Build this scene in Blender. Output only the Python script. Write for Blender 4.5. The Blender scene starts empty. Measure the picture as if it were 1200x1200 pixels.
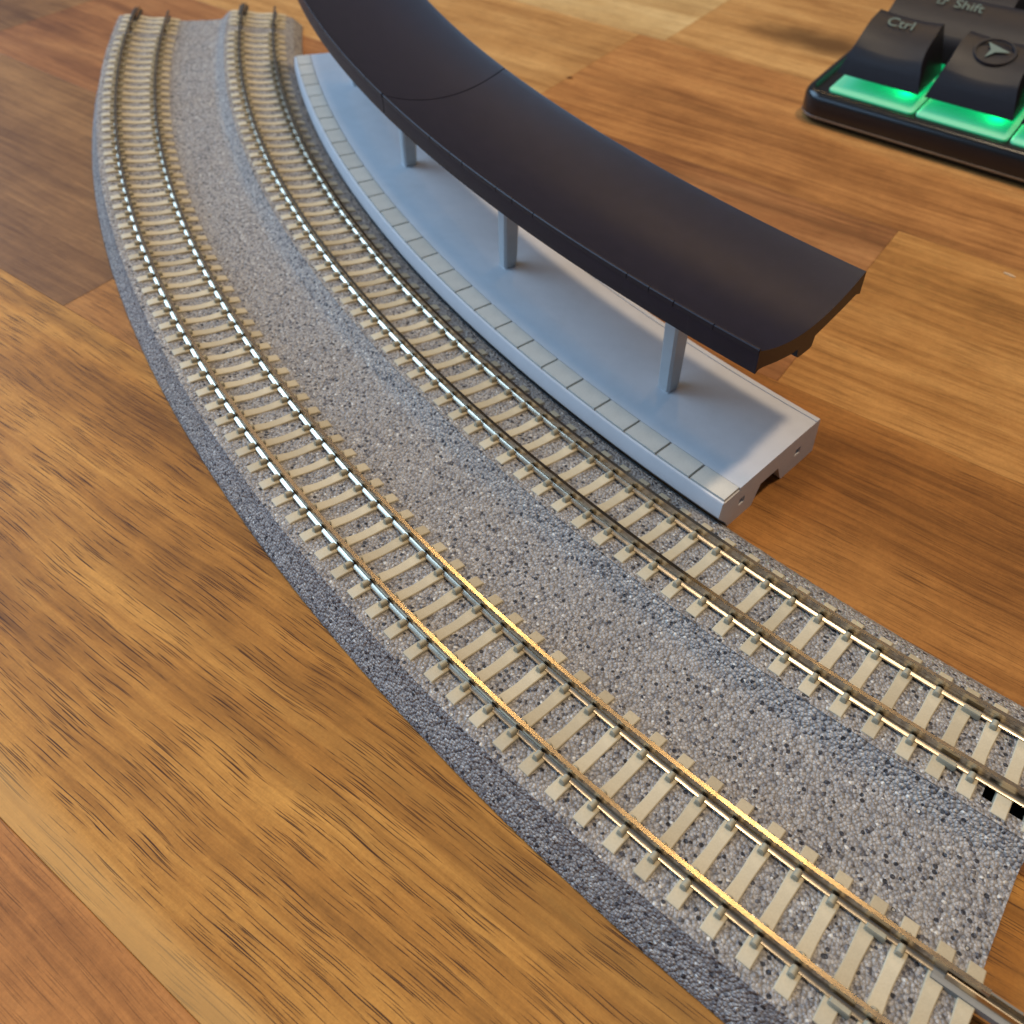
import bpy, bmesh, math, random
from mathutils import Vector, Matrix

random.seed(7)
S = 0.001                      # every length below is in millimetres, the scene is in metres
scene = bpy.context.scene

# ------------------------------------------------------------------ camera
cam_d = bpy.data.cameras.new('camera')
cam = bpy.data.objects.new('camera', cam_d)
scene.collection.objects.link(cam)
scene.camera = cam
right = Vector((0.97875898, 0.20492661, 0.00599586))
down = Vector((0.13950246, -0.64428267, -0.75195672))
fwd = Vector((-0.15023291, 0.73682083, -0.65918521))
m = Matrix.Identity(4)
for i in range(3):
    m[i][0] = right[i]; m[i][1] = -down[i]; m[i][2] = -fwd[i]
m.translation = Vector((44.724, -118.386, 118.863)) * S
cam.matrix_world = m
cam_d.sensor_width = 36
cam_d.lens = 36 * 1132 / 1200
cam_d.shift_x = 3.26 / 1200
cam_d.shift_y = -147.1 / 1200
cam_d.clip_start = 0.005
cam_d.clip_end = 20
cam_d.dof.use_dof = True
cam_d.dof.focus_distance = 0.128
cam_d.dof.aperture_fstop = 42

# ------------------------------------------------------------------ light
world = bpy.data.worlds.new('World'); scene.world = world
world.use_nodes = True
bg = world.node_tree.nodes['Background']
bg.inputs[0].default_value = (0.70, 0.80, 1.0, 1)
bg.inputs[1].default_value = 0.13

def area(name, az, el, dist, w, h, power, col, target=(0, 60, 5)):
    d = bpy.data.lights.new(name, 'AREA')
    d.shape = 'RECTANGLE'; d.size = w; d.size_y = h
    d.energy = power; d.color = col
    o = bpy.data.objects.new(name, d); scene.collection.objects.link(o)
    a, e = math.radians(az), math.radians(el)
    v = Vector((math.cos(a) * math.cos(e), math.sin(a) * math.cos(e), math.sin(e)))
    t = Vector(target) * S
    o.location = t + v * dist
    o.rotation_euler = (-v).to_track_quat('-Z', 'Y').to_euler()
    return o
# a ceiling fitting with two bulbs nearly overhead, two smaller ceiling spots ahead, daylight from a window on the left
area('ceiling_bulb_right', 8, 75, 1.6, 0.12, 0.12, 13.0, (1.0, 0.78, 0.52))
area('ceiling_bulb_left', 206, 81, 1.6, 0.24, 0.24, 6.0, (1.0, 0.78, 0.52))
area('ceiling_spot_ahead', 64, 50, 2.2, 0.12, 0.12, 2.6, (1.0, 0.62, 0.24))
area('ceiling_spot_far', 91, 46, 2.2, 0.11, 0.11, 2.4, (1.0, 0.62, 0.24))
area('warm_fill_corner', 118, 46, 2.2, 0.40, 0.40, 1.8, (1.0, 0.66, 0.32))  # added soft lamp standing in for a warm wall, browns the canopy's back slope
area('window_daylight', 165, 34, 1.7, 1.25, 0.95, 26, (0.44, 0.70, 1.0))
area('window_daylight_side', 206, 24, 1.9, 1.1, 0.9, 9.0, (0.40, 0.66, 1.0))

vs = scene.view_settings
vs.view_transform = 'Standard'; vs.look = 'None'; vs.exposure = 0.0; vs.gamma = 1
scene.render.engine = 'CYCLES'
scene.cycles.use_denoising = True
scene.cycles.max_bounces = 8
scene.cycles.caustics_reflective = False
scene.cycles.caustics_refractive = False
scene.cycles.sample_clamp_indirect = 4

# ------------------------------------------------------------------ materials
def new_mat(name):
    mt = bpy.data.materials.new(name); mt.use_nodes = True
    nt = mt.node_tree
    return mt, nt, nt.nodes['Principled BSDF']
class N:
    """small node helper"""
    def __init__(s, nt): s.nt = nt
    def new(s, t, **kw):
        n = s.nt.nodes.new(t)
        for k, v in kw.items(): setattr(n, k, v)
        return n
    def link(s, a, b): s.nt.links.new(a, b)
    def coord(s, scale=(1000, 1000, 1000), loc=(0, 0, 0), out='Object', rot=(0, 0, 0)):
        tc = s.new('ShaderNodeTexCoord'); mp = s.new('ShaderNodeMapping')
        mp.inputs['Scale'].default_value = scale; mp.inputs['Location'].default_value = loc
        mp.inputs['Rotation'].default_value = rot
        s.link(tc.outputs[out], mp.inputs['Vector']); return mp.outputs['Vector']
    def noise(s, vec, scale, detail=2, rough=0.5, dist=0.0):
        n = s.new('ShaderNodeTexNoise'); n.inputs['Scale'].default_value = scale
        n.inputs['Detail'].default_value = detail; n.inputs['Roughness'].default_value = rough
        n.inputs['Distortion'].default_value = dist
        s.link(vec, n.inputs['Vector']); return n
    def voro(s, vec, scale, feature='F1', rnd=1.0, dim='3D'):
        n = s.new('ShaderNodeTexVoronoi', feature=feature, voronoi_dimensions=dim); n.inputs['Scale'].default_value = scale
        n.inputs['Randomness'].default_value = rnd
        s.link(vec, n.inputs['Vector']); return n
    def ramp(s, fac, stops, interp='LINEAR'):
        n = s.new('ShaderNodeValToRGB'); cr = n.color_ramp; cr.interpolation = interp
        while len(cr.elements) < len(stops): cr.elements.new(0.5)
        for e, (p, c) in zip(cr.elements, stops):
            e.position = p; e.color = (c[0], c[1], c[2], 1) if isinstance(c, tuple) else (c, c, c, 1)
        s.link(fac, n.inputs['Fac']); return n.outputs['Color']
    def mix(s, fac, a, b, mode='MIX'):
        n = s.new('ShaderNodeMix', data_type='RGBA', blend_type=mode)
        for sock, v in ((n.inputs[0], fac), (n.inputs[6], a), (n.inputs[7], b)):
            if hasattr(v, 'links'): s.link(v, sock)
            elif isinstance(v, (int, float)): sock.default_value = v
            else: sock.default_value = (*v, 1)
        return n.outputs[2]
    def math(s, op, a, b=0.0, c=0.0):
        n = s.new('ShaderNodeMath', operation=op)
        for sock, v in zip(n.inputs, (a, b, c)):
            if hasattr(v, 'links'): s.link(v, sock)
            else: sock.default_value = v
        return n.outputs[0]
    def bump(s, h, strength, dist):
        n = s.new('ShaderNodeBump'); n.inputs['Strength'].default_value = strength
        n.inputs['Distance'].default_value = dist; s.link(h, n.inputs['Height']); return n.outputs['Normal']

def plastic(name, col, rough, speck=0.06, bump=0.15, bscale=3.0, spec=0.5, vary=0.0, scuff=0.0):
    mt, nt, p = new_mat(name); n = N(nt)
    v = n.coord()
    a = n.noise(v, 0.35, 3).outputs['Fac']; b = n.noise(v, 4.0, 3).outputs['Fac']
    lo = tuple(c * (1 - speck) for c in col); hi = tuple(min(1, c * (1 + speck)) for c in col)
    f = n.math('ADD', n.math('MULTIPLY', a, 0.6), n.math('MULTIPLY', b, 0.4))
    c = n.ramp(f, [(0.3, lo), (0.7, hi)])
    if vary:
        oi = n.new('ShaderNodeObjectInfo')
        c = n.mix(vary, c, n.ramp(oi.outputs['Random'], [(0.0, (0.70, 0.66, 0.60)), (0.5, (0.95, 0.94, 0.92)), (1.0, (1.0, 1.0, 1.0))]), 'MULTIPLY')
    if scuff:
        g = n.noise(v, 0.09, 5, 0.65).outputs['Fac']
        c = n.mix(n.ramp(g, [(0.48, 0.0), (0.72, scuff)]), c, (0.72, 0.69, 0.64), 'MULTIPLY')
        ln = n.voro(n.coord(scale=(120, 2600, 1000), rot=(0, 0, 0.9)), 1.0, dim='2D')
        c = n.mix(n.ramp(ln.outputs['Distance'], [(0.02, scuff * 0.8), (0.05, 0.0)]), c, (0.75, 0.74, 0.72))
    n.link(c, p.inputs['Base Color'])
    r = n.math('ADD', n.math('MULTIPLY', b, 0.16), rough - 0.08)
    n.link(r, p.inputs['Roughness'])
    p.inputs['Specular IOR Level'].default_value = spec
    n.link(n.bump(n.noise(v, bscale, 4, 0.6).outputs['Fac'], bump, 0.0001), p.inputs['Normal'])
    return mt

def mat_ballast():
    mt, nt, p = new_mat('ballast'); n = N(nt)
    v = n.coord()
    w = n.noise(v, 1.2, 2)
    wv = n.new('ShaderNodeVectorMath', operation='ADD')
    sc = n.new('ShaderNodeVectorMath', operation='SCALE'); sc.inputs['Scale'].default_value = 0.25
    n.link(w.outputs['Color'], sc.inputs[0]); n.link(v, wv.inputs[0]); n.link(sc.outputs[0], wv.inputs[1])
    vo = n.voro(wv.outputs[0], 2.4)            # grains about half a millimetre
    sep = n.new('ShaderNodeSeparateColor'); n.link(vo.outputs['Color'], sep.inputs[0])
    base = n.ramp(sep.outputs[0], [(0.0, (0.07, 0.07, 0.09)), (0.09, (0.24, 0.232, 0.245)), (0.42, (0.365, 0.348, 0.345)),
                                   (0.85, (0.455, 0.432, 0.415)), (0.975, (0.52, 0.495, 0.475)), (0.99, (0.74, 0.73, 0.70))])
    big = n.noise(v, 0.06, 3).outputs['Fac']
    base = n.mix(n.ramp(big, [(0.35, 0.0), (0.7, 0.55)]), base, (0.97, 0.90, 0.82), 'MULTIPLY')
    v2 = n.voro(v, 1.3); s2 = n.new('ShaderNodeSeparateColor'); n.link(v2.outputs['Color'], s2.inputs[0])
    spot = n.math('MULTIPLY', n.math('GREATER_THAN', s2.outputs[1], 0.86), n.math('LESS_THAN', v2.outputs['Distance'], 0.40))
    base = n.mix(n.math('MULTIPLY', spot, 0.92), base, (0.022, 0.023, 0.034))
    wht = n.math('MULTIPLY', n.math('LESS_THAN', s2.outputs[2], 0.05), n.math('LESS_THAN', v2.outputs['Distance'], 0.27))
    base = n.mix(n.math('MULTIPLY', wht, 0.9), base, (0.80, 0.78, 0.72))
    gap = n.ramp(vo.outputs['Distance'], [(0.30, 1.0), (0.80, 0.60)])
    base = n.mix(1.0, base, gap, 'MULTIPLY')
    n.link(base, p.inputs['Base Color'])
    n.link(n.ramp(sep.outputs[1], [(0.0, 0.35), (1.0, 0.75)]), p.inputs['Roughness'])
    h = n.math('ADD', n.math('MULTIPLY', n.math('SUBTRACT', 1.0, vo.outputs['Distance']), n.math('ADD', n.math('MULTIPLY', sep.outputs[2], 0.7), 0.6)),
               n.math('MULTIPLY', n.noise(v, 6.0, 3).outputs['Fac'], 0.35))
    n.link(n.bump(h, 1.0, 0.00036), p.inputs['Normal'])
    return mt

def mat_metal(name, col, rough):
    mt, nt, p = new_mat(name); n = N(nt)
    v = n.coord()
    a = n.noise(v, 0.12, 4).outputs['Fac']; b = n.noise(v, 0.9, 3).outputs['Fac']
    n.link(n.ramp(a, [(0.3, tuple(c * 0.82 for c in col)), (0.75, col)]), p.inputs['Base Color'])
    p.inputs['Metallic'].default_value = 1
    n.link(n.math('ADD', n.math('MULTIPLY', b, 0.12), rough - 0.06), p.inputs['Roughness'])
    return mt

def mat_wood(name, dark, mid, light, seed, pore=0.8, streak=0.5, sap=None, knot=None):
    """sap = (v0, v1): pale sapwood band across the board in mm; knot = (u, v, radius mm)"""
    mt, nt, p = new_mat(name); n = N(nt)
    ox = seed * 137.3
    base = n.coord(loc=(ox, seed * 71.7, seed * 13.1))
    warp = n.noise(base, 0.022, 3)
    sc = n.new('ShaderNodeVectorMath', operation='MULTIPLY'); sc.inputs[1].default_value = (0, 3.2, 0)
    n.link(warp.outputs['Color'], sc.inputs[0])
    ad = n.new('ShaderNodeVectorMath', operation='ADD'); n.link(base, ad.inputs[0]); n.link(sc.outputs[0], ad.inputs[1])
    def stretch(sx, sy):
        mp = n.new('ShaderNodeMapping'); mp.inputs['Scale'].default_value = (sx, sy, 1)
        n.link(ad.outputs[0], mp.inputs['Vector']); return mp.outputs['Vector']
    broad = n.noise(stretch(0.010, 0.075), 1.0, 4, 0.55, 0.6).outputs['Fac']
    fine = n.noise(stretch(0.03, 0.75), 1.0, 5, 0.65).outputs['Fac']
    fib = n.noise(stretch(0.22, 7.0), 1.0, 3, 0.6).outputs['Fac']
    blot = n.noise(base, 0.05, 4, 0.6).outputs['Fac']
    chat = n.noise(stretch(0.55, 0.35), 1.0, 3, 0.6).outputs['Fac']
    f = n.math('ADD', n.math('MULTIPLY', broad, 0.52), n.math('ADD', n.math('MULTIPLY', fine, 0.28), n.math('MULTIPLY', blot, 0.20)))
    col = n.ramp(f, [(0.38, dark), (0.50, mid), (0.62, light)])
    col = n.mix(0.32, col, n.ramp(fib, [(0.25, 0.5), (0.65, 1.0)]), 'MULTIPLY')
    spk = n.noise(base, 2.2, 3, 0.7).outputs['Fac']
    col = n.mix(0.30, col, n.ramp(spk, [(0.3, 0.5), (0.62, 1.0)]), 'MULTIPLY')
    col = n.mix(0.22, col, n.ramp(fine, [(0.32, 0.5), (0.55, 1.0)]), 'MULTIPLY')
    col = n.mix(0.28, col, n.ramp(chat, [(0.3, 0.6), (0.7, 1.0)]), 'MULTIPLY')
    # dark heartwood streaks
    st = n.noise(stretch(0.004, 0.10), 1.0, 4, 0.6, 0.4).outputs['Fac']
    stf = n.ramp(st, [(0.54, 0.0), (0.70, 1.0)])
    col = n.mix(n.math('MULTIPLY', stf, streak * 0.7), col, tuple(c * 0.55 for c in dark))
    # pores: short thin dark dashes along the grain, in three sizes
    for (sx, sy, th, lim, k) in ((0.050, 2.5, 0.19, 0.50, 1.0), (0.085, 3.8, 0.22, 0.60, 0.9), (0.022, 1.75, 0.12, 0.55, 1.0)):
        vo = n.voro(stretch(sx, sy), 1.0, dim='2D')
        sp = n.new('ShaderNodeSeparateColor'); n.link(vo.outputs['Color'], sp.inputs[0])
        edge = n.ramp(vo.outputs['Distance'], [(th * 0.6, 1.0), (th * 1.1, 0.0)])
        on = n.math('LESS_THAN', sp.outputs[0], lim)
        brk = n.ramp(n.noise(stretch(0.16, 2.2), 1.0, 3, 0.6).outputs['Fac'], [(0.36, 0.1), (0.46, 1.0)])
        a = n.math('MULTIPLY', n.math('MULTIPLY', edge, on), n.math('MULTIPLY', brk, pore * k))
        col = n.mix(a, col, (0.050, 0.017, 0.005))
    if sap:
        sx = n.new('ShaderNodeSeparateXYZ'); tc = n.coord(); n.link(tc, sx.inputs[0])
        y = n.math('ADD', sx.outputs[1], n.math('MULTIPLY', n.math('SUBTRACT', warp.outputs['Fac'], 0.5), 5.0))
        a = n.math('MULTIPLY', n.math('GREATER_THAN', y, sap[0]), n.ramp(n.math('DIVIDE', n.math('SUBTRACT', y, sap[0]), sap[1] - sap[0]), [(0.55, 1.0), (1.0, 0.0)]))
        col = n.mix(n.math('MULTIPLY', a, 0.45), col, sap[2])
    if knot:
        ky = n.coord(scale=(1000 * 0.45, 1000, 1000))
        d = n.new('ShaderNodeVectorMath', operation='DISTANCE'); n.link(ky, d.inputs[0]); d.inputs[1].default_value = (knot[0] * 0.45, knot[1], 0)
        dd = n.math('ADD', d.outputs['Value'], n.math('MULTIPLY', n.math('SUBTRACT', blot, 0.5), knot[2] * 2.5))
        col = n.mix(n.ramp(n.math('DIVIDE', dd, knot[2] * 3), [(0.2, 0.85), (0.9, 0.0)]), col, tuple(c * 0.25 for c in dark))
    n.link(col, p.inputs['Base Color'])
    n.link(n.math('ADD', n.math('MULTIPLY', fib, 0.16), 0.44), p.inputs['Roughness'])
    p.inputs['Specular IOR Level'].default_value = 0.20
    hh = n.math('ADD', n.math('MULTIPLY', fib, 0.5), n.math('MULTIPLY', fine, 0.5))
    n.link(n.bump(hh, 0.35, 0.00012), p.inputs['Normal'])
    return mt

M_ballast = mat_ballast()
M_rail = mat_metal('nickel_silver', (0.62, 0.53, 0.41), 0.24)
M_sleeper = plastic('sleeper_plastic', (0.54, 0.475, 0.345), 0.55, 0.12, 0.35, 4.0, 0.35, vary=0.6)
M_clip = plastic('clip_plastic', (0.36, 0.33, 0.245), 0.45, 0.10, 0.2, 4.0, 0.5)
M_joiner = plastic('joiner_plastic', (0.045, 0.042, 0.04), 0.5)
M_joiner_grey = plastic('joiner_grey', (0.22, 0.21, 0.19), 0.5)
M_plat = plastic('platform_plastic', (0.60, 0.595, 0.615), 0.48, 0.04, 0.18, 6.0, 0.35, scuff=0.16)
M_slab = plastic('slab_plastic', (0.62, 0.585, 0.52), 0.55, 0.09, 0.35, 5.0, 0.3, vary=0.3)
M_post = plastic('post_plastic', (0.52, 0.52, 0.52), 0.36, 0.05, 0.15, 5.0, 0.5)
M_roof = plastic('roof_plastic', (0.015, 0.012, 0.020), 0.37, 0.15, 0.30, 7.0, 0.30, scuff=0.03)
M_case = plastic('keyboard_case', (0.010, 0.010, 0.011), 0.22, 0.1, 0.05, 5.0, 0.5)
M_trim = mat_metal('case_trim', (0.32, 0.32, 0.32), 0.35)
M_key = plastic('keycap', (0.014, 0.013, 0.017), 0.42, 0.1, 0.2, 9.0, 0.35)
M_legend = plastic('legend', (0.12, 0.165, 0.14), 0.6)
mt, nt, p = new_mat('frosted_plate')
p.inputs['Base Color'].default_value = (0.22, 0.36, 0.30, 1); p.inputs['Roughness'].default_value = 0.4
p.inputs['Emission Color'].default_value = (0.01, 1.0, 0.34, 1); p.inputs['Emission Strength'].default_value = 0.34
M_plate = mt

# ------------------------------------------------------------------ geometry helpers
C0 = (264.3, 293.5)            # centre of the curve
def pol(r, deg, z=0.0):
    a = math.radians(deg)
    return Vector(((C0[0] + r * math.cos(a)) * S, (C0[1] + r * math.sin(a)) * S, z * S))
def mesh_obj(name, bm, mat, parent=None, smooth=False, smooth_angle=None):
    bmesh.ops.recalc_face_normals(bm, faces=bm.faces)
    me = bpy.data.meshes.new(name); bm.to_mesh(me); bm.free()
    if mat: me.materials.append(mat)
    if smooth:
        me.polygons.foreach_set('use_smooth', [True] * len(me.polygons))
        if smooth_angle: me.set_sharp_from_angle(angle=math.radians(smooth_angle))
    o = bpy.data.objects.new(name, me); scene.collection.objects.link(o)
    if parent: o.parent = parent
    return o
def inst(name, me, parent, loc, rotz=0.0):
    o = bpy.data.objects.new(name, me); scene.collection.objects.link(o)
    o.location = loc; o.rotation_euler = (0, 0, rotz)
    if parent: o.parent = parent
    return o
def empty(name, **props):
    o = bpy.data.objects.new(name, None); scene.collection.objects.link(o)
    o.empty_display_size = 0.01
    for k, v in props.items(): o[k] = v
    return o
def loft(bm, rings, closed=True, cap=True):
    vr = [[bm.verts.new(q) for q in ring] for ring in rings]
    k = len(vr[0])
    for a, b in zip(vr, vr[1:]):
        for i in range(k if closed else k - 1):
            j = (i + 1) % k
            bm.faces.new((a[i], a[j], b[j], b[i]))
    if cap and closed:
        bm.faces.new(vr[0]); bm.faces.new(list(reversed(vr[-1])))
    return vr
def sweep(profile, t0, t1, step, closed=True, cap=True):
    """profile: (r, z) points in mm carried along the arc t0..t1 (degrees)"""
    bm = bmesh.new(); k = max(1, int(round(abs(t1 - t0) / step)))
    loft(bm, [[pol(r, t0 + (t1 - t0) * i / k, z) for r, z in profile] for i in range(k + 1)], closed, cap)
    return bm
def box(bm, x0, x1, y0, y1, z0, z1):
    v = [bm.verts.new((x * S, y * S, z * S)) for z in (z0, z1) for x, y in ((x0, y0), (x1, y0), (x1, y1), (x0, y1))]
    for f in ((3, 2, 1, 0), (4, 5, 6, 7), (0, 1, 5, 4), (1, 2, 6, 5), (2, 3, 7, 6), (3, 0, 4, 7)):
        bm.faces.new([v[i] for i in f])
    return v
def bevel(bm, w, seg=1):
    bmesh.ops.bevel(bm, geom=bm.edges[:], offset=w * S, segments=seg, affect='EDGES', profile=0.6, clamp_overlap=True)

# ------------------------------------------------------------------ the table: staves of a wooden worktop
UA = -24.5
ua = math.radians(UA)
ud = Vector((math.cos(ua), math.sin(ua), 0)); vd = Vector((-math.sin(ua), math.cos(ua), 0))
table = empty('table', kind='structure')
W = dict(
    gold=((0.21, 0.084, 0.015), (0.43, 0.188, 0.036), (0.62, 0.305, 0.068)),
    honey=((0.22, 0.088, 0.022), (0.42, 0.185, 0.048), (0.57, 0.28, 0.082)),
    red=((0.32, 0.122, 0.032), (0.48, 0.200, 0.055), (0.58, 0.265, 0.080)),
    plum=((0.155, 0.070, 0.026), (0.25, 0.122, 0.046), (0.36, 0.185, 0.07)),
    brown=((0.18, 0.066, 0.015), (0.335, 0.135, 0.032), (0.47, 0.205, 0.052)),
    tan=((0.34, 0.155, 0.045), (0.50, 0.255, 0.082), (0.63, 0.35, 0.125)),
    pale=((0.44, 0.25, 0.090), (0.60, 0.38, 0.155), (0.70, 0.48, 0.22)),
    umber=((0.18, 0.068, 0.024), (0.33, 0.135, 0.046), (0.46, 0.21, 0.076)),
    almond=((0.27, 0.105, 0.030), (0.46, 0.20, 0.060), (0.60, 0.29, 0.092)),
)
rows = [   # v0, v1, [(u0, u1, colour, options)]
    (-214, -148, [(-330, -20, 'tan', {}), (-20, 260, 'brown', {})]),
    (-148, -82.0, [(-330, 90, 'red', dict(pore=0.45)), (90, 260, 'gold', {})]),
    (-82.0, -14, [(-330, -215, 'brown', {}), (-215, 260, 'gold', dict(sap=(-82, -76.0, (0.60, 0.36, 0.13)), pore=1.0, streak=0.85))]),
    (-14, 52, [(-330, -78.2, 'plum', dict(pore=0.4)), (-78.2, 5, 'honey', dict(pore=0.8)), (5.0, 260, 'brown', dict(pore=0.55, streak=0.7))]),
    (52, 117.7, [(-330, -222, 'plum', {}), (-222, 49.6, 'umber', dict(pore=0.35, streak=0.8)), (49.6, 260, 'honey', dict(pore=0.5, streak=0.8))]),
    (117.7, 183.4, [(-330, -57.7, 'tan', dict(pore=0.35)), (-57.7, 260, 'almond', dict(pore=0.35, streak=0.7))]),
    (183.4, 249, [(-330, -48.9, 'pale', dict(pore=0.3)), (-48.9, 260, 'tan', dict(pore=0.3, knot=(-8, 212, 4.5)))]),
    (249, 315, [(-330, -150, 'umber', {}), (-150, 60, 'tan', dict(pore=0.3)), (60, 260, 'gold', dict(pore=0.3))]),
    (315, 381, [(-330, -60, 'gold', dict(pore=0.3)), (-60, 260, 'brown', dict(pore=0.3))]),
]
seed = 1
for v0, v1, staves in rows:
    for u0, u1, colr, opt in staves:
        bm = bmesh.new(); g = 0.02
        box(bm, u0 + g, u1 - g, v0 + g, v1 - g, -26, 0)
        bevel(bm, 0.07)
        o = mesh_obj('plank', bm, mat_wood('wood_%s_%d' % (colr, seed), *W[colr], seed, **opt), table)
        o.rotation_euler = (0, 0, ua)
        seed += 1

# ------------------------------------------------------------------ the double-track curve
T0, T1 = 199.2, 244.2
RO, RI = 414.0, 381.0
K = 0.13                       # cant
def tr(R, x, h):               # point across a track: x outwards from its centre line, h above the rail-top plane
    return (R + x - h * K, 7.5 + K * x + h)
track = empty('double_track_curve', label='curved double-track section on grey granite-speckled ballast with silver rails', category='model track')
track.location = pol(398, 225, 0)
def adopt(o, parent):
    o.parent = parent; o.matrix_parent_inverse = parent.matrix_world.inverted()
bpy.context.view_layer.update()

BH = -2.42                     # ballast level under the rail-top plane
prof_top = [(426.5, 0.0), (426.45, 0.8), (424.6, 4.4), tr(RO, 9.7, BH - 0.12), tr(RO, 9.2, BH), tr(RO, 0, BH - .05), tr(RO, -8.3, BH), tr(RO, -8.9, BH - .12),
            (403.0, 3.65), (398.0, 3.65), (394.0, 3.72), (393.0, 3.95), (390.5, 6.15), tr(RI, 9.2, BH), tr(RI, 8.6, BH), tr(RI, 0, BH - .05), tr(RI, -8.3, BH), tr(RI, -8.9, BH - .15),
            (370.6, 2.9), (368.4, 0.6), (368.2, 0.0)]
# finely subdivided across, so that the surface can be roughened
def resample(pr, d):
    out = [pr[0]]
    for (a, b) in zip(pr, pr[1:]):
        L = math.hypot(b[0] - a[0], b[1] - a[1]); k = max(1, int(L / d))
        out += [(a[0] + (b[0] - a[0]) * i / k, a[1] + (b[1] - a[1]) * i / k) for i in range(1, k + 1)]
    return out
from mathutils import noise as mnoise
def roadbed():
    bm = bmesh.new()
    pr = resample(prof_top, 0.55)
    rings = []; k = 520
    for i in range(k + 1):
        t = T0 + (T1 - T0) * i / k
        ring = []
        for j, (r, z) in enumerate(pr):
            q = pol(r, t, z)
            e = mnoise.noise(q * 700) * 0.09 + mnoise.noise(q * 1900) * 0.07
            if 0 < j < len(pr) - 1: q.z += e * S if z > 0.3 else 0
            if j < 14: q += (q - pol(r - 1, t, z)) * e * 0.6
            ring.append(q)
        rings.append(ring)
    vr = [[bm.verts.new(q) for q in ring] for ring in rings]
    # joiner pockets: openings beside the rails without a joiner, at both ends
    def pocket(r, t):
        for R in (RO, RI):
            if t > T1 - 0.95 and abs(r - (R + 5.6)) < 1.5: return True
            if t < T0 + 0.95 and abs(r - (R - 5.6)) < 1.5: return True
        return False
    for i in range(k):
        t = T0 + (T1 - T0) * (i + .5) / k
        for j in range(len(pr) - 1):
            if pocket((pr[j][0] + pr[j + 1][0]) / 2, t): continue
            bm.faces.new((vr[i][j], vr[i][j + 1], vr[i + 1][j + 1], vr[i + 1][j]))
    # end walls with the same pockets
    for i, t in ((0, T0 + .1), (k, T1 - .1)):
        low = [bm.verts.new(pol(r, T0 + (T1 - T0) * i / k, 0.0)) for r, z in pr]
        for j in range(len(pr) - 1):
            if pocket((pr[j][0] + pr[j + 1][0]) / 2, t): continue
            try: bm.faces.new((vr[i][j], vr[i][j + 1], low[j + 1], low[j]))
            except ValueError: pass
    return bm
rb = mesh_obj('roadbed', roadbed(), M_ballast, None, True, 50); adopt(rb, track)
fl = mesh_obj('roadbed_floor', sweep([(425.5, 0.15), (425.5, 0.4), (369.2, 0.4), (369.2, 0.15)], T0 + .05, T1 - .05, 1.5), M_joiner, None); adopt(fl, track)

rail_prof = [(0.30, 0.0), (0.30, -0.55), (0.14, -0.76), (0.13, -1.50), (0.24, -1.60), (0.62, -1.76), (0.64, -2.0),
             (-0.64, -2.0), (-0.62, -1.76), (-0.24, -1.60), (-0.13, -1.50), (-0.14, -0.76), (-0.30, -0.55), (-0.30, 0.0)]
for R in (RO, RI):
    for sx in (4.86, -4.86):
        pr = [tr(R, sx + a, h) for a, h in rail_prof]
        o = mesh_obj('rail', sweep(pr, T0 - 0.15, T1 + 0.12, 0.45), M_rail, None, True, 30); adopt(o, track)

# sleepers: one shared mesh, lower and narrower in the middle
def sleeper_mesh(L=8.35, hw=0.90, trunc=None):
    bm = bmesh.new(); rings = []
    for x, dz, w in ((-8.42, -0.9, hw + .06), (-8.35, -0.30, hw), (-8.15, -0.17, hw), (-6.6, 0.0, hw), (-3.5, 0.0, hw), (-2.4, -0.10, hw - .05), (-1.0, -0.27, hw - .10), (0, -0.31, hw - .11),
                     (1.0, -0.27, hw - .10), (2.4, -0.10, hw - .05), (3.5, 0.0, hw), (6.6, 0.0, hw), (8.15, -0.17, hw), (8.35, -0.30, hw), (8.42, -0.9, hw + .06)):
        zt = -2.0 + dz
        cross = [(-w - .10, min(zt - .6, -3.0)), (-w, zt - .10), (-w + .11, zt), (w - .11, zt), (w, zt - .10), (w + .10, min(zt - .6, -3.0))]
        rings.append([Vector(((x - h * K) * S, y * S, (7.5 + K * x + h) * S)) for y, h in cross])
    loft(bm, rings)
    me_o = mesh_obj('sleeper', bm, M_sleeper, None, True, 35)
    me = me_o.data; bpy.data.objects.remove(me_o); return me
ME_sleeper = sleeper_mesh()
def clip_mesh(name, y0, y1, L, H, n=7):
    bm = bmesh.new(); rings = []
    for x, s in ((-L / 2, 0.80), (-L / 2 + .10, 1.0), (L / 2 - .10, 1.0), (L / 2, 0.80)):
        ring = []
        yc, hw = (y0 + y1) / 2, (y1 - y0) / 2
        pts = [(-hw, 0.0)] + [(-hw * math.cos(math.pi * i / (n - 1)) * (1 if hw < .6 else 1), H * (0.45 + 0.55 * math.sin(math.pi * i / (n - 1)))) for i in range(n)] + [(hw, 0.0)] if hw < .6 else \
              [(-hw, 0), (-hw, H * .8), (-hw + .15, H), (hw - .15, H), (hw, H * .8), (hw, 0)]
        for y, h in pts:
            ring.append(Vector(((x) * S, (yc + y * s) * S, (K * x + (h * s if h > 0 else -0.25)) * S)))
        rings.append(ring)
    loft(bm, rings)
    o = mesh_obj(name, bm, M_clip, None, True, 40); me = o.data; bpy.data.objects.remove(o); return me
ME_clip = clip_mesh('rail_clip', -0.44, 0.44, 1.20, 0.92)
ME_long = clip_mesh('joint_clip', -0.35, 1.95, 0.72, 0.80)
ME_long2 = clip_mesh('joint_clip', -1.95, 0.35, 0.72, 0.80)
clip_x = (-4.86 - 0.86, -4.86 + 0.86, 4.86 - 0.86, 4.86 + 0.86)
sleepers = []
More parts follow.
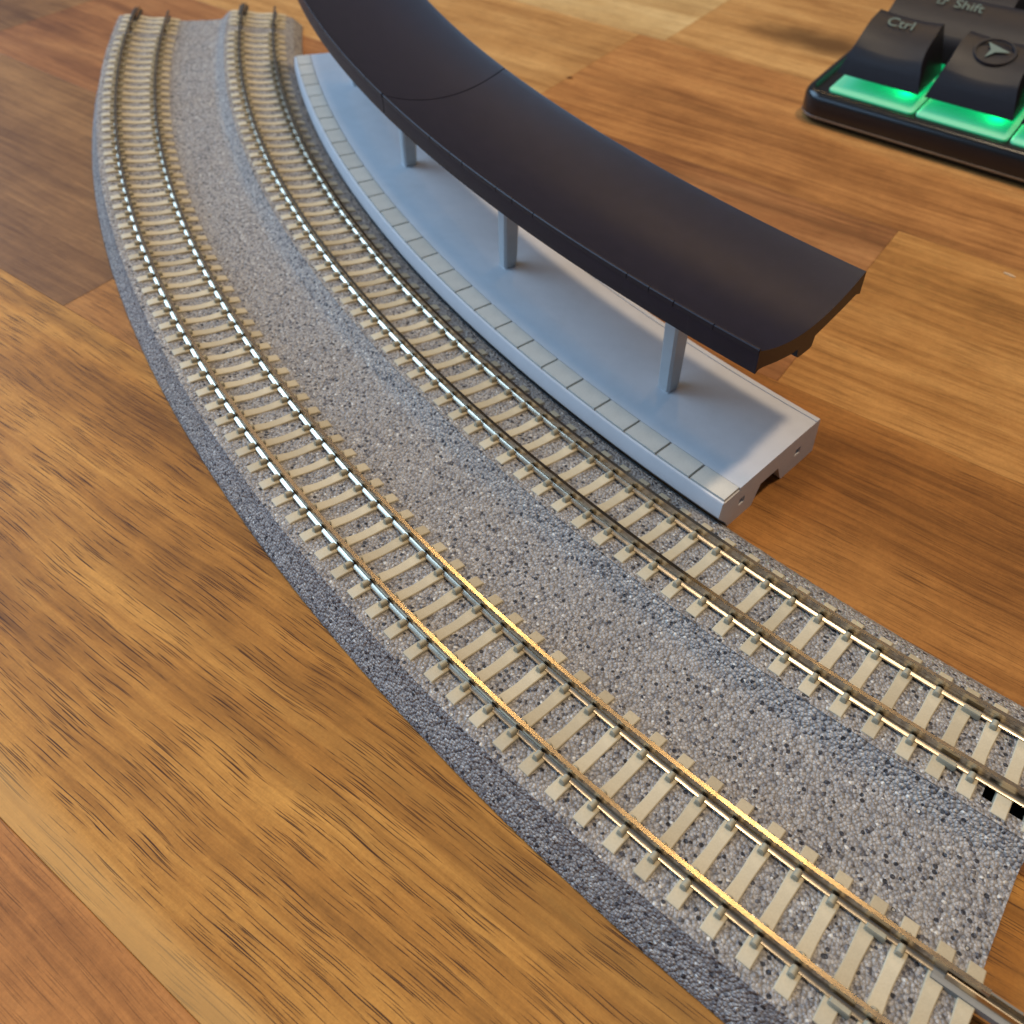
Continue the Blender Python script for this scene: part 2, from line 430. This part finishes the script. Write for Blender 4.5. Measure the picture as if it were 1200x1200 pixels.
for R, first, step, extra in ((RO, 242.0, 0.6025, (242.60, 243.10, 243.66, 244.12)), (RI, 241.86, 0.6545, (242.42, 242.98, 243.58, 244.11))):
    angs = [(e, i) for i, e in enumerate(extra)]
    t = first
    while t > T0 + 2.15:
        angs.append((t, None)); t -= step
    far = [T0 + 1.60, T0 + 1.10, T0 + 0.54, T0 + 0.08]
    angs += [(e, 10 + i) for i, e in enumerate(far)]
    for a, tag in angs: sleepers.append((R, a, tag))
cam_xy = Vector((44.7, -118.4, 118.8)) * S
sleepers.sort(key=lambda s: (pol(s[0], s[1], 6) - cam_xy).length)
rest = bmesh.new(); n_clip = 0
for R, a, tag in sleepers:
    loc = pol(R, a, 0)
    o = inst('sleeper', ME_sleeper, None, loc, math.radians(a)); adopt(o, track)
    if tag in (3, 13): continue
    for ci, cx in enumerate(clip_x):
        if tag in (2, 12): continue
        h = -2.0
        lx, lz = cx - h * K, 7.5 + K * cx + h
        me = ME_clip
        if tag == 0: me = ME_long
        if tag == 10: me = ME_long2
        mw = Matrix.Translation(loc) @ Matrix.Rotation(math.radians(a), 4, 'Z') @ Matrix.Translation((lx * S, 0, lz * S))
        if n_clip < 296:
            c = bpy.data.objects.new('rail_clip' if me is ME_clip else 'joint_clip', me); scene.collection.objects.link(c)
            c.parent = o; c.matrix_parent_inverse = Matrix.Identity(4)
            c.location = (lx * S, 0, lz * S); n_clip += 1
        else:
            nv = len(rest.verts); rest.from_mesh(me); rest.verts.ensure_lookup_table()
            for v in rest.verts[nv:]: v.co = mw @ v.co
o = mesh_obj('rail_clip_row', rest, M_clip, None, True, 40); o['kind'] = 'stuff'; adopt(o, track)

# rail joiners: a plastic shoe with a metal sleeve round the rail end
def joiner(R, sx, t_end, sgn, mat):
    shoe = [tr(R, sx + a, h) for a, h in ((-1.35, -2.6), (-1.35, -1.75), (-1.0, -1.6), (1.0, -1.6), (1.35, -1.75), (1.35, -2.6))]
    s = mesh_obj('rail_joiner', sweep(shoe, t_end - sgn * 0.62, t_end + sgn * 0.62, 0.3), mat, None); adopt(s, track)
    sl = [tr(R, sx + a, h) for a, h in ((-.74, -1.70), (-.52, -.95), (-.40, -.90), (-.40, -1.58), (.40, -1.58), (.40, -.90), (.52, -.95), (.74, -1.70))]
    q = mesh_obj('joiner_sleeve', sweep(sl, t_end - sgn * 0.45, t_end + sgn * 0.75, 0.3), M_rail, None); adopt(q, s)
for R in (RO, RI):
    joiner(R, -4.86, T1, 1, M_joiner_grey)
    joiner(R, 4.86, T0, -1, M_joiner)

# ------------------------------------------------------------------ station platform with canopy
P0, P1 = 205.72, 236.02
plat = empty('station_platform', label='light grey curved model station platform with black butterfly canopy on four posts', category='model platform')
plat.location = pol(357, 220.9, 0)
bpy.context.view_layer.update()
TOP = 7.85
body_prof = [(367.7, 0.0), (368.6, 1.6), (370.85, 4.1), (371.12, 4.6), (370.78, 7.2), (370.62, 7.55), (370.32, 7.66), (370.24, 7.30), (366.22, 7.30), (366.22, TOP - .02), (366.12, TOP),
             (344.62, TOP), (344.55, TOP - .05), (344.55, TOP - .5), (344.38, TOP - .5), (344.38, TOP - .05), (344.30, TOP), (343.5, TOP), (343.38, TOP - .15), (343.0, 0.0),
             (352.6, 0.0), (353.0, 0.4), (354.6, 3.9), (359.6, 3.9), (360.4, 2.0), (361.2, 0.0)]
deck = mesh_obj('platform_deck', sweep(body_prof, P0, P1, 0.5), M_plat, None)
cut = bmesh.new()
def add_cut(r, t):
    q = [pol(r + a, t + b / 356 * 57.3, z) for z in (3.2, 4.7) for a, b in ((-.75, -1.6), (.75, -1.6), (.75, 1.6), (-.75, 1.6))]
    v = [cut.verts.new(x) for x in q]
    for f in ((3, 2, 1, 0), (4, 5, 6, 7), (0, 1, 5, 4), (1, 2, 6, 5), (2, 3, 7, 6), (3, 0, 4, 7)): cut.faces.new([v[i] for i in f])
for t in (P0, P1):
    for r in (364.8, 348.9): add_cut(r, t)
co = mesh_obj('cutter', cut, None)
mod = deck.modifiers.new('b', 'BOOLEAN'); mod.object = co; mod.operation = 'DIFFERENCE'; mod.solver = 'EXACT'
bpy.context.view_layer.update()
dg = bpy.context.evaluated_depsgraph_get()
nm = bpy.data.meshes.new_from_object(deck.evaluated_get(dg))
deck.modifiers.clear(); deck.data = nm; nm.name = 'platform_deck'
bpy.data.objects.remove(co)
nm.polygons.foreach_set('use_smooth', [True] * len(nm.polygons)); nm.set_sharp_from_angle(angle=math.radians(30))
adopt(deck, plat)

# 28 edging slabs: one shared mesh
NSL = 28; PS = (P1 - P0) / NSL
bm = bmesh.new(); g = 0.033
rings = []
for i in range(4):
    t = -PS / 2 + g + (PS - 2 * g) * i / 3
    a = math.radians(t)
    rings.append([Vector((r * math.cos(a) * S, r * math.sin(a) * S, z * S)) for r, z in ((366.40, 7.25), (366.40, 7.97), (370.18, 7.97), (370.18, 7.25))])
loft(bm, rings); 
bmesh.ops.bevel(bm, geom=[e for e in bm.edges if len(e.link_faces) == 2 and e.calc_face_angle(0) > 1.0], offset=0.12 * S, segments=2, affect='EDGES')
so = mesh_obj('edging_slab', bm, M_slab, None, True, 30); ME_slab = so.data; bpy.data.objects.remove(so)
for i in range(NSL):
    t = P0 + PS * (i + .5)
    o = inst('edging_slab', ME_slab, None, Vector((C0[0] * S, C0[1] * S, random.uniform(-.01, .015) * S)), math.radians(t)); adopt(o, plat)

# canopy: two roof lengths with a shallow valley, fascia and a deep centre rib
def roof_prof():
    top = []
    for i in range(25):
        d = 13.35 - 26.7 * i / 24
        top.append((356.2 + d, 33.95 + 0.0180 * d * d))
    under = [(342.45, 33.15), (343.7, 33.6), (346.6, 32.85), (350.2, 32.1), (354.0, 31.35), (354.3, 29.6), (354.8, 29.35), (357.8, 29.35), (358.2, 29.6), (358.5, 31.3), (360.4, 31.4),
             (364.3, 32.3), (367.8, 33.4), (369.0, 33.6), (369.75, 33.2)]
    return [(369.82, 37.15), (369.7, 37.38)] + top + [(342.62, 37.32), (342.40, 37.1)] + under
RP = roof_prof()
TJ = 220.78
breaks = {0: [205.80, 207.6, 209.3, 210.2, 212.4, 213.3, 215.0, 217.1, 217.9, 219.4, TJ - .04], 1: [TJ + .04, 223.95, 225.05, 225.70, 227.34, 228.05, 228.92, 232.27, 232.96, 233.69, 234.81, 236.0]}
for kk, (a0, a1) in enumerate(((205.78, TJ - .025), (TJ + .025, 236.0))):
    ro = mesh_obj('canopy_roof', sweep(RP, a0, a1, 0.5), M_roof, None, True, 32); adopt(ro, plat)
    bs = breaks[kk]
    for b0, b1 in zip(bs, bs[1:]):
        lp = [(369.90, 36.6), (369.90, 37.36), (369.78, 37.50), (369.52, 37.50), (369.40, 37.30), (369.40, 36.6)]
        li = mesh_obj('fascia_lip', sweep(lp, b0 + .012, b1 - .012, 0.5), M_roof, None); adopt(li, ro)
for t in (209.34, 217.05, 224.78, 232.31):
    bm = bmesh.new(); rings = []
    for z, lx, ly in ((TOP - .2, 1.45, 1.25), (TOP + .25, 1.50, 1.30), (TOP + 3, 1.62, 1.36), (20, 1.75, 1.46), (30.2, 1.88, 1.56)):
        c = 0.42
        rings.append([Vector((x * S, y * S, z * S)) for x, y in ((lx, -ly + c), (lx, ly - c), (lx - c, ly), (-lx + c, ly), (-lx, ly - c), (-lx, -ly + c), (-lx + c, -ly), (lx - c, -ly))])
    loft(bm, rings)
    po = mesh_obj('post', bm, M_post, None, True, 25); po.location = pol(356.2, t, 0); po.rotation_euler = (0, 0, math.radians(t)); adopt(po, plat)
    bm = bmesh.new(); box(bm, -1.6, 1.6, -1.42, 1.42, TOP, TOP + .08); bevel(bm, .05)
    f = mesh_obj('post_foot', bm, M_plat, None); f.parent = po

# ------------------------------------------------------------------ keyboard with green light under the keys
KO = Vector((73.7 * S, 140.0 * S, 0)); KA = math.radians(-26.4)
kb = empty('keyboard', label='black mechanical keyboard with glowing green plates under tall keycaps', category='keyboard')
kb.location = KO; kb.rotation_euler = (0, 0, KA)
KW, KD = 296.0, 108.0
def rrect(x0, x1, y0, y1, r, z, n=6):
    pts = []
    for cx, cy, a0 in ((x1 - r, y0 + r, -90), (x1 - r, y1 - r, 0), (x0 + r, y1 - r, 90), (x0 + r, y0 + r, 180)):
        for i in range(n + 1):
            a = math.radians(a0 + 90 * i / n); pts.append(Vector(((cx + r * math.cos(a)) * S, (cy + r * math.sin(a)) * S, z * S)))
    return pts
def rise(y): return max(0.0, y) * 0.05          # the case climbs a little towards the back
def case_ring(ins, z, lift=True, r=6):
    q = rrect(-2.6 + ins, KW - ins, -1.2 + ins, KD - ins, max(1.0, r - ins), z)
    if lift:
        for v in q: v.z += rise(v.y / S) * S
    return q
bm = bmesh.new()
loft(bm, [case_ring(1.2, 0.4, False), case_ring(0.5, 1.4, False), case_ring(0.0, 2.4), case_ring(0.0, 6.6), case_ring(0.5, 7.9), case_ring(1.5, 8.6), case_ring(2.1, 8.55), case_ring(2.7, 7.3)])
mesh_obj('case', bm, M_case, kb, True, 50)
bm = bmesh.new()
outer = [case_ring(0.25, 1.75, False), case_ring(-0.10, 1.9, False), case_ring(-0.10, 2.3, False), case_ring(0.2, 2.45, False)]
loft(bm, outer, True, False)
mesh_obj('trim_strip', bm, M_trim, kb, True, 60)
U = 19.05
layout = [
    [('ctrl', 1.25), ('logo', 1.25), ('', 1.25), ('', 6.25), ('', 1.25), ('', 1.25), ('', 1.25), ('', 1.25)],
    [('shift', 2.25)] + [('', 1)] * 10 + [('', 2.75)],
    [('', 1.75)] + [('', 1)] * 11 + [('', 2.25)],
    [('', 1.5)] + [('', 1)] * 12 + [('', 1.5)],
    [('', 1)] * 13 + [('', 2)],
]
def keycap(name, x0, w, row):
    """cap with a nearly upright front, the top curving up and back"""
    y0 = 6.9 + row * U; z0 = 12.0 + rise(row * U) + (0.8 if row else 0)
    xa, xb = x0 + 0.65, x0 + w * U - 1.05
    bm = bmesh.new()
    prof = [(0, 0), (1.0, 3.4), (2.3, 6.5), (3.0, 7.4), (4.6, 9.0), (7.0, 10.6), (10.0, 12.0), (13.0, 12.9), (15.2, 13.2), (16.0, 12.9), (17.7, 0)]
    rings = []
    for y, z in prof:
        ins = 2.35 * min(1.0, z / 8.5) + (0.25 if y > 12 else 0)
        a, b = xa + ins, xb - ins
        dz = 0.55 if z > 7 else 0.0             # dished top: middle lower than the sides
        n = 9
        ring = []
        for i in range(n):
            s = i / (n - 1); x = a + (b - a) * s
            ring.append(Vector((x * S, (y0 + y) * S, (z0 + z - dz * (1 - (2 * s - 1) ** 2)) * S)))
        rings.append(ring)
    vr = [[bm.verts.new(q) for q in r] for r in rings]
    for r0, r1 in zip(vr, vr[1:]):
        for i in range(8): bm.faces.new((r0[i], r0[i + 1], r1[i + 1], r1[i]))
    bm.faces.new([r[0] for r in vr]); bm.faces.new([r[-1] for r in reversed(vr)])
    bm.faces.new([v for v in reversed(vr[0])] + [v for v in vr[-1]])
    bmesh.ops.triangulate(bm, faces=[f for f in bm.faces if len(f.verts) > 4])
    o = mesh_obj(name, bm, M_key, kb, True, 42)
    return o, y0, z0, xa, xb
def legend(text, key, x, y, z, size, slope):
    cu = bpy.data.curves.new('legend', 'FONT'); cu.body = text; cu.size = size * S; cu.extrude = 0.04 * S; cu.align_x = 'CENTER'
    o = bpy.data.objects.new('legend', cu); scene.collection.objects.link(o)
    o.location = Vector((x, y, z)) * S; o.rotation_euler = (slope, 0, 0)
    bpy.context.view_layer.update()
    me = bpy.data.meshes.new_from_object(o.evaluated_get(bpy.context.evaluated_depsgraph_get()))
    me.materials.clear(); me.materials.append(M_legend)
    q = bpy.data.objects.new('legend', me); scene.collection.objects.link(q)
    q.location = o.location; q.rotation_euler = o.rotation_euler; q.parent = key
    bpy.data.objects.remove(o)
    return q
for row, keys in enumerate(layout):
    x = 3.0
    for kname, w in keys:
        xa, xb = x + 0.2, x + w * U - 0.45
        bm = bmesh.new(); yb = 4.6 + row * U
        r0 = rrect(xa, xb, yb, yb + U - .6, 1.3, 7.0, 4); r1 = rrect(xa, xb, yb, yb + U - .6, 1.3, 7.75, 4); r2 = rrect(xa + .25, xb - .25, yb + .25, yb + U - .85, 1.1, 7.95, 4)
        for q in r0 + r1 + r2: q.z += rise(q.y / S) * S
        loft(bm, [r0, r1, r2]); mesh_obj('light_plate', bm, M_plate, kb, True, 40)
        key, y0, z0, ka, kbx = keycap('keycap', x, w, row)
        xc = (ka + kbx) / 2
        if kname == 'ctrl':
            legend('Ctrl', key, xc - 1.0, y0 + 9.6, z0 + 11.75, 4.4, math.radians(23))
        elif kname == 'shift':
            legend('\u21e7 Shift', key, xc - 2.5, y0 + 9.4, z0 + 11.7, 4.4, math.radians(23))
        elif kname == 'logo':
            cx, cy, cz = xc, y0 + 9.6, z0 + 11.55
            sl = math.radians(25)
            bm = bmesh.new(); rings = []
            for rr, zz in ((0.86, 0.0), (0.90, 0.32), (1.0, 0.34), (1.04, 0.0)):
                rings.append([Vector((5.0 * rr * math.cos(a) * S, 4.4 * rr * math.sin(a) * S, zz * S)) for a in [2 * math.pi * i / 32 for i in range(32)]])
            loft(bm, rings, True, False)
            o = mesh_obj('legend_ring', bm, M_key, key, True, 40); o.location = Vector((cx, cy, cz)) * S; o.rotation_euler = (sl, 0, 0)
            bm = bmesh.new()
            pts = [(-2.6, 2.4), (3.4, 0.5), (0.1, -0.4), (-1.6, -2.7), (-1.2, 0.2)]
            lo = [bm.verts.new((a * S, b * S, 0.18 * S)) for a, b in pts]; hi = [bm.verts.new((a * S, b * S, 0.34 * S)) for a, b in pts]
            bm.faces.new(hi); bm.faces.new(list(reversed(lo)))
            for i in range(5): bm.faces.new((lo[i], lo[(i + 1) % 5], hi[(i + 1) % 5], hi[i]))
            o = mesh_obj('legend_arrow', bm, M_legend, key); o.location = Vector((cx, cy, cz)) * S; o.rotation_euler = (sl, 0, 0)
        # the LED under the cap
        if row < 2 and x < 80:
            ld = bpy.data.lights.new('key_led', 'POINT'); ld.energy = 0.004; ld.color = (0.0, 1.0, 0.24); ld.shadow_soft_size = 0.003
            lo_ = bpy.data.objects.new('key_led', ld); scene.collection.objects.link(lo_)
            lo_.parent = kb; lo_.location = ((kbx - 4.5) * S, (y0 + 7.5) * S, (10.6 + rise(row * U)) * S)
        x += w * U

# ------------------------------------------------------------------ crumbs on the table
def crumb(name, label, cat, x, y, lx, ly, h, rot, col):
    bm = bmesh.new(); n = 9; rings = []
    for z, k in ((0.0, 0.8), (h * 0.5, 1.0), (h, 0.55)):
        rings.append([Vector((lx * k * math.cos(a) * random.uniform(.8, 1.15) * S, ly * k * math.sin(a) * random.uniform(.75, 1.2) * S, (z + 0.02) * S)) for a in [2 * math.pi * i / n for i in range(n)]])
    loft(bm, rings)
    o = mesh_obj(name, bm, plastic(name, col, 0.7, 0.2, 0.4, 6.0, 0.2))
    o.location = (x * S, y * S, 0); o.rotation_euler = (0, 0, rot); o['label'] = label; o['category'] = cat
crumb('wood_sliver', 'tiny pale wood sliver lying on the board in front of the keyboard', 'sliver', 115.7, 73.0, 1.6, 0.32, 0.35, -0.6, (0.62, 0.42, 0.24))
crumb('crumb', 'tiny dark brown crumb on the table behind the canopy', 'crumb', 6.9, 152.7, 1.0, 0.4, 0.4, 0.2, (0.12, 0.05, 0.02))
